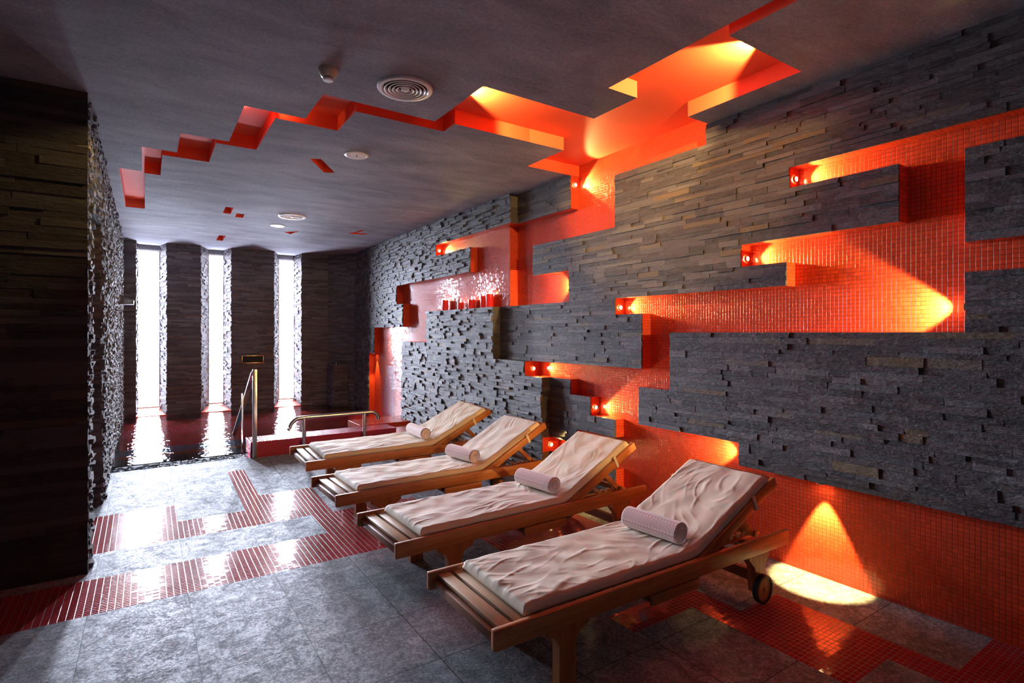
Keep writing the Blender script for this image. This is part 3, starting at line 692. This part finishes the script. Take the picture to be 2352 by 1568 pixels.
def towel(seed, label, loc, rot, end):
    e = empty('rolled_towel', loc, label, 'towel', 'rolled towels on the loungers', rot)
    r0, L = .0575, .355; rr = random.Random(seed)
    # outer turn as a fine grid of cells so that the woven band is part of the cloth
    na, nl = 132, 180; V = []; F = []; MI = []
    a0 = R(62 if end == 0 else 62)
    for i in range(na + 1):
        a = 2 * math.pi * i / na
        for j in range(nl + 1):
            y = -L / 2 + L * j / nl
            edg = min(j, nl - j); sq = 1 - .04 * max(0, 1 - edg / 5) ** 2
            q = r0 * sq * (1 + .018 * noise.noise(Vector((math.cos(a) * 2, math.sin(a) * 2, y * 9 + seed)))) + (.0035 if i > na - 3 else 0)
            V.append((q * math.cos(a) * 1.03, y, q * math.sin(a) * .97))
    c0, c1 = 34, 62                                                # woven band: rows of cells between these angles
    for i in range(na):
        for j in range(nl):
            a = i * (nl + 1) + j; F.append((a, a + nl + 1, a + nl + 2, a + 1))
            m = 0
            if i in (c0 - 5, c1 + 4, c0 - 8, c1 + 7): m = 1
            elif c0 - 2 <= i < c1 + 2:
                p, ph = divmod(j, 10); h = (i - c0) / (c1 - c0)
                # tall hooked meander in pale cloth on the rose band
                pale = (ph in (0, 1) and .04 < h < .96) or (ph in (2, 3, 4) and .82 < h < .96) or (ph in (5, 6) and .22 < h < .96) or (ph in (7, 8, 9) and .04 < h < .18)
                m = 0 if pale else 1
            MI.append(m)
    body = mesh_obj('towel_body', V, F, [PINK, ROSE], e, MI, True)
    # the rolled ends: a spiral of cloth edges
    for sy in (-1, 1):
        bm = bmesh.new(); N = 150; turns = 4.4
        prev = None
        for k in range(N + 1):
            t = k / N; a = t * turns * 2 * math.pi + seed; q0 = .009 + (r0 * .95 - .009) * t; q1 = max(.002, q0 - .0085)
            yo = sy * (L / 2 - .002 + .006 * math.sin(t * 3 + seed) * (1 - t) - .012 * (1 - t) ** 3)
            cur = [bm.verts.new((q0 * math.cos(a), yo, q0 * math.sin(a))), bm.verts.new(((q0 + q1) / 2 * math.cos(a), yo + sy * .0045, (q0 + q1) / 2 * math.sin(a))), bm.verts.new((q1 * math.cos(a), yo, q1 * math.sin(a))),
                   bm.verts.new((q1 * math.cos(a), yo - sy * .03, q1 * math.sin(a)))]
            if prev:
                for x in range(3): bm.faces.new((prev[x], cur[x], cur[x + 1], prev[x + 1]))
            prev = cur
        bm_obj('rolled_end', bm, PINK, e, True)
    return e
TL = ['rolled towel with a Greek key band, on the front lounger', 'rolled towel with a Greek key band, on the second lounger', 'rolled towel with a faint band, on the third lounger', 'plain-looking rolled cream towel on the farthest lounger']
for i, a in enumerate(LS):
    e, cx, cy = lounger(*a, None)
    M = Matrix.Translation((cx, cy, a[1])) @ Matrix.Rotation(a[2], 4, 'Z') @ Matrix.Rotation(a[3], 4, 'X')
    p = M @ Vector((1.195, .0 if i else -.01, .354 + .046 + .057))
    towel(i + 1, TL[i], p, (a[3], R([-16, -10, 4, 60][i]), a[2] + R([6, 6, 7, 4][i])), i)

# ---------------------------------------------------------------- candles in the far niche
REDG = NT('red_candle_glass').set(color=(0.62, 0.012, 0.02), rough=.12, spec=.6, ecol=(0.9, 0.05, 0.02), estr=.25, coat=.5)
WAX = m_flat('red_wax', (.55, .03, .03), .5); FLAME = m_emit('candle_flame', (1.0, .62, .2), 40.0)
for i, (y, r, h, lb) in enumerate([(6.50, .042, .135, 'tall red candle at the left end of the niche row'), (6.07, .040, .085, 'short red candle second in the niche row'),
                                   (5.79, .046, .105, 'wide red candle in the middle of the niche row'), (5.515, .036, .135, 'slim red candle beside the tallest one in the niche'), (5.375, .044, .150, 'tallest dark red candle at the right end of the niche row')]):
    e = empty('candle', (3.298, y, 1.801), lb, 'candle', 'red candles in the wall niche')
    bm = bmesh.new(); lathe(bm, [(r * .94, 0), (r, .004), (r, h), (r * .93, h), (r * .93, h - .012), (.002, h - .014)], 28); bm_obj('holder', bm, REDG, e, True)
    bm = bmesh.new(); lathe(bm, [(.0025, h - .014), (.002, h + .004)], 8); bm_obj('wick', bm, DARK, e)
    bm = bmesh.new(); lathe(bm, [(.002, h + .002), (.0085, h + .012), (.008, h + .022), (.004, h + .036), (.001, h + .046)], 14); bm_obj('flame', bm, FLAME, e, True)

# ---------------------------------------------------------------- pool edge: curb, rails, pebbles, far fittings
bm = bmesh.new(); box(bm, .968, 2.68, 6.66, 7.01, .06, .285, .004)
tag(bm_obj('pool_curb', bm, CRIM), 'low crimson mosaic curb between the loungers and the pool', 'curb')
STEEL = m_flat('polished_steel', (.66, .64, .62), .24, 1.0)
e = empty('grab_rail', (1.88, 6.60, .10), 'polished tubular steel grab rail in front of the crimson curb', 'rail')
def lp(*p): return (p[0] - 1.88, p[1], p[2] - .10)
pts = [lp(1.342, 0, .421)]
for k in range(9): a = R(180 - 90 * k / 8 * .86); pts.append(lp(1.478 + .125 * math.cos(a) + .012, 0, .395 + .125 * math.sin(a)))
pts.append(lp(1.56, 0, .522)); pts.append(lp(2.26, 0, .522))
for k in range(9): a = R(90 - 90 * k / 8); pts.append(lp(2.315 + .10 * math.cos(a), 0, .422 + .10 * math.sin(a)))
bm = bmesh.new(); tube(bm, pts, .024, 18); bm_obj('handle_bar', bm, STEEL, e, True)
for x in (1.525, 2.24):
    bm = bmesh.new(); lathe(bm, [(.022, 0), (.022, .42)], 18, Matrix.Translation(lp(x, 0, .10))); bm_obj('post', bm, STEEL, e, True)
    bm = bmesh.new(); lathe(bm, [(.045, .0), (.045, .008), (.024, .012)], 24, Matrix.Translation(lp(x, 0, .105))); bm_obj('base_flange', bm, STEEL, e, True)
e = empty('pool_handrail', (1.005, 6.625, .105), 'flat-bar steel handrail sloping down into the pool', 'handrail')
pbox('post', (-.024, .024, -.008, .008, 0, .99), STEEL, e, .002)
d = Vector((0, 1.62, -.95)); M = Matrix.Translation((-.012, 0, .968)) @ Matrix.Rotation(math.atan2(d.z, d.y), 4, 'X')
pbox('sloping_bar', (-.024, .024, 0, d.length, -.012, .004), STEEL, e, .002, M)
pbox('support_post', (-.066, -.050, .50, .516, .04, .68), STEEL, e, .001)
rnd = random.Random(21); PEB = m_flat('black_pebble', (.008, .008, .010), .22, 0, .35)
protos = []
for k in range(6):
    bm = bmesh.new(); bmesh.ops.create_icosphere(bm, subdivisions=3, radius=1)
    for v in bm.verts:
        v.co *= 1 + .12 * noise.noise(v.co * 1.3 + Vector((k * 5, 0, 0))); v.co = Vector((v.co.x * .036, v.co.y * .027, v.co.z * .017))
    bmesh.ops.recalc_face_normals(bm, faces=bm.faces[:]); me = bpy.data.meshes.new('pebble'); bm.to_mesh(me); bm.free(); me.materials.append(PEB)
    me.polygons.foreach_set('use_smooth', [True] * len(me.polygons)); protos.append(me)
x = -.27; row = 0
for row, yy in enumerate((6.742, 6.787, 6.832)):
    x = -.27 + rnd.random() * .04 + (row % 2) * .04
    while x < .955 if yy > 6.76 else x < 1.60:
        if yy > 6.60 and not (x > .93 and yy > 6.70):
            o = bpy.data.objects.new('pebble', protos[rnd.randrange(6)]); COL.objects.link(o)
            o.location = (x, yy + rnd.uniform(-.004, .004), .075 + .03 * rnd.random() + (.016 if yy > 6.80 else 0)); o.rotation_euler = (rnd.uniform(-.3, .3), rnd.uniform(-.3, .3), rnd.uniform(0, 6.3)); s = rnd.uniform(.80, .92); o.scale = (s, s, s)
            tag(o, 'glossy black pebble in the gutter between tiled floor and pool', 'pebble', 'black pebbles along the pool edge')
        x += rnd.uniform(.063, .071)
GOLD = m_flat('warm_gilt_metal', (.75, .52, .28), .22, 1.0)
e = empty('wall_frame', (1.585, FY - .02, 1.035), 'small rectangular gilt metal frame on the pillar above the handrail', 'frame')
bm = bmesh.new(); w_, h_, t_ = .18, .07, .014
for bx in ((-w_, w_, -.03, 0, h_ - t_, h_), (-w_, w_, -.03, 0, -h_, -h_ + t_), (-w_, -w_ + t_, -.03, 0, -h_, h_), (w_ - t_, w_, -.03, 0, -h_, h_)): box(bm, *bx, .003)
bm_obj('rim', bm, GOLD, e, True)
pbox('recess_panel', (-w_ + .01, w_ - .01, -.006, .0, -h_ + .01, h_ - .01), DARK, e, 0)
s4 = Stone(31); e = empty('stone_box', (3.05, 10.36, .14), 'low slate-clad box standing in the far corner by the pool', 'stone box')
for z0, z1 in s4.courses(0, .775, .022, .036):
    s4.row((.105, -.12), (-.15, -.12), z0, z1, 0, .255, .08, .22, 0, .008, .015, .001, .003); s4.row((-.15, -.12), (-.15, .27), z0, z1, 0, .39, .08, .22, 0, .010, .015, .001, .004)
i = len(s4.v); A3 = [(.105, -.115), (-.145, -.115), (-.145, .27)]
s4.v += [(x, y, z) for z in (.775, 0) for x, y in A3]
s4.f += [(i, i + 1, i + 2), (i, i + 3, i + 4, i + 1), (i + 1, i + 4, i + 5, i + 2), (i, i + 2, i + 5, i + 3)]
mesh_obj('cladding', s4.v, s4.f, STONE_F, e)
bm = bmesh.new(); lathe(bm, [(.022, 0), (.022, .012), (.012, .02), (.012, .04), (.003, .043)], 16, Matrix.Translation((-.09, -.05, .775))); bm_obj('knob', bm, STEEL, e, True)
e = empty('wall_sign_box', (-.27, 9.30, 1.90), 'small dark wedge-shaped box jutting from the far end of the rough left wall', 'wall box')
bm = bmesh.new(); pr = [(-.06, 0), (.13, 0), (.13, .055), (-.06, .15)]
a = [bm.verts.new((x, -.10, z)) for x, z in pr]; b = [bm.verts.new((x, .10, z)) for x, z in pr]
bm.faces.new(a); bm.faces.new(b[::-1])
for i in range(4): bm.faces.new((a[i], b[i], b[(i + 1) % 4], a[(i + 1) % 4]))
bm_obj('housing', bm, m_flat('dark_metal', (.10, .09, .09), .4), e)
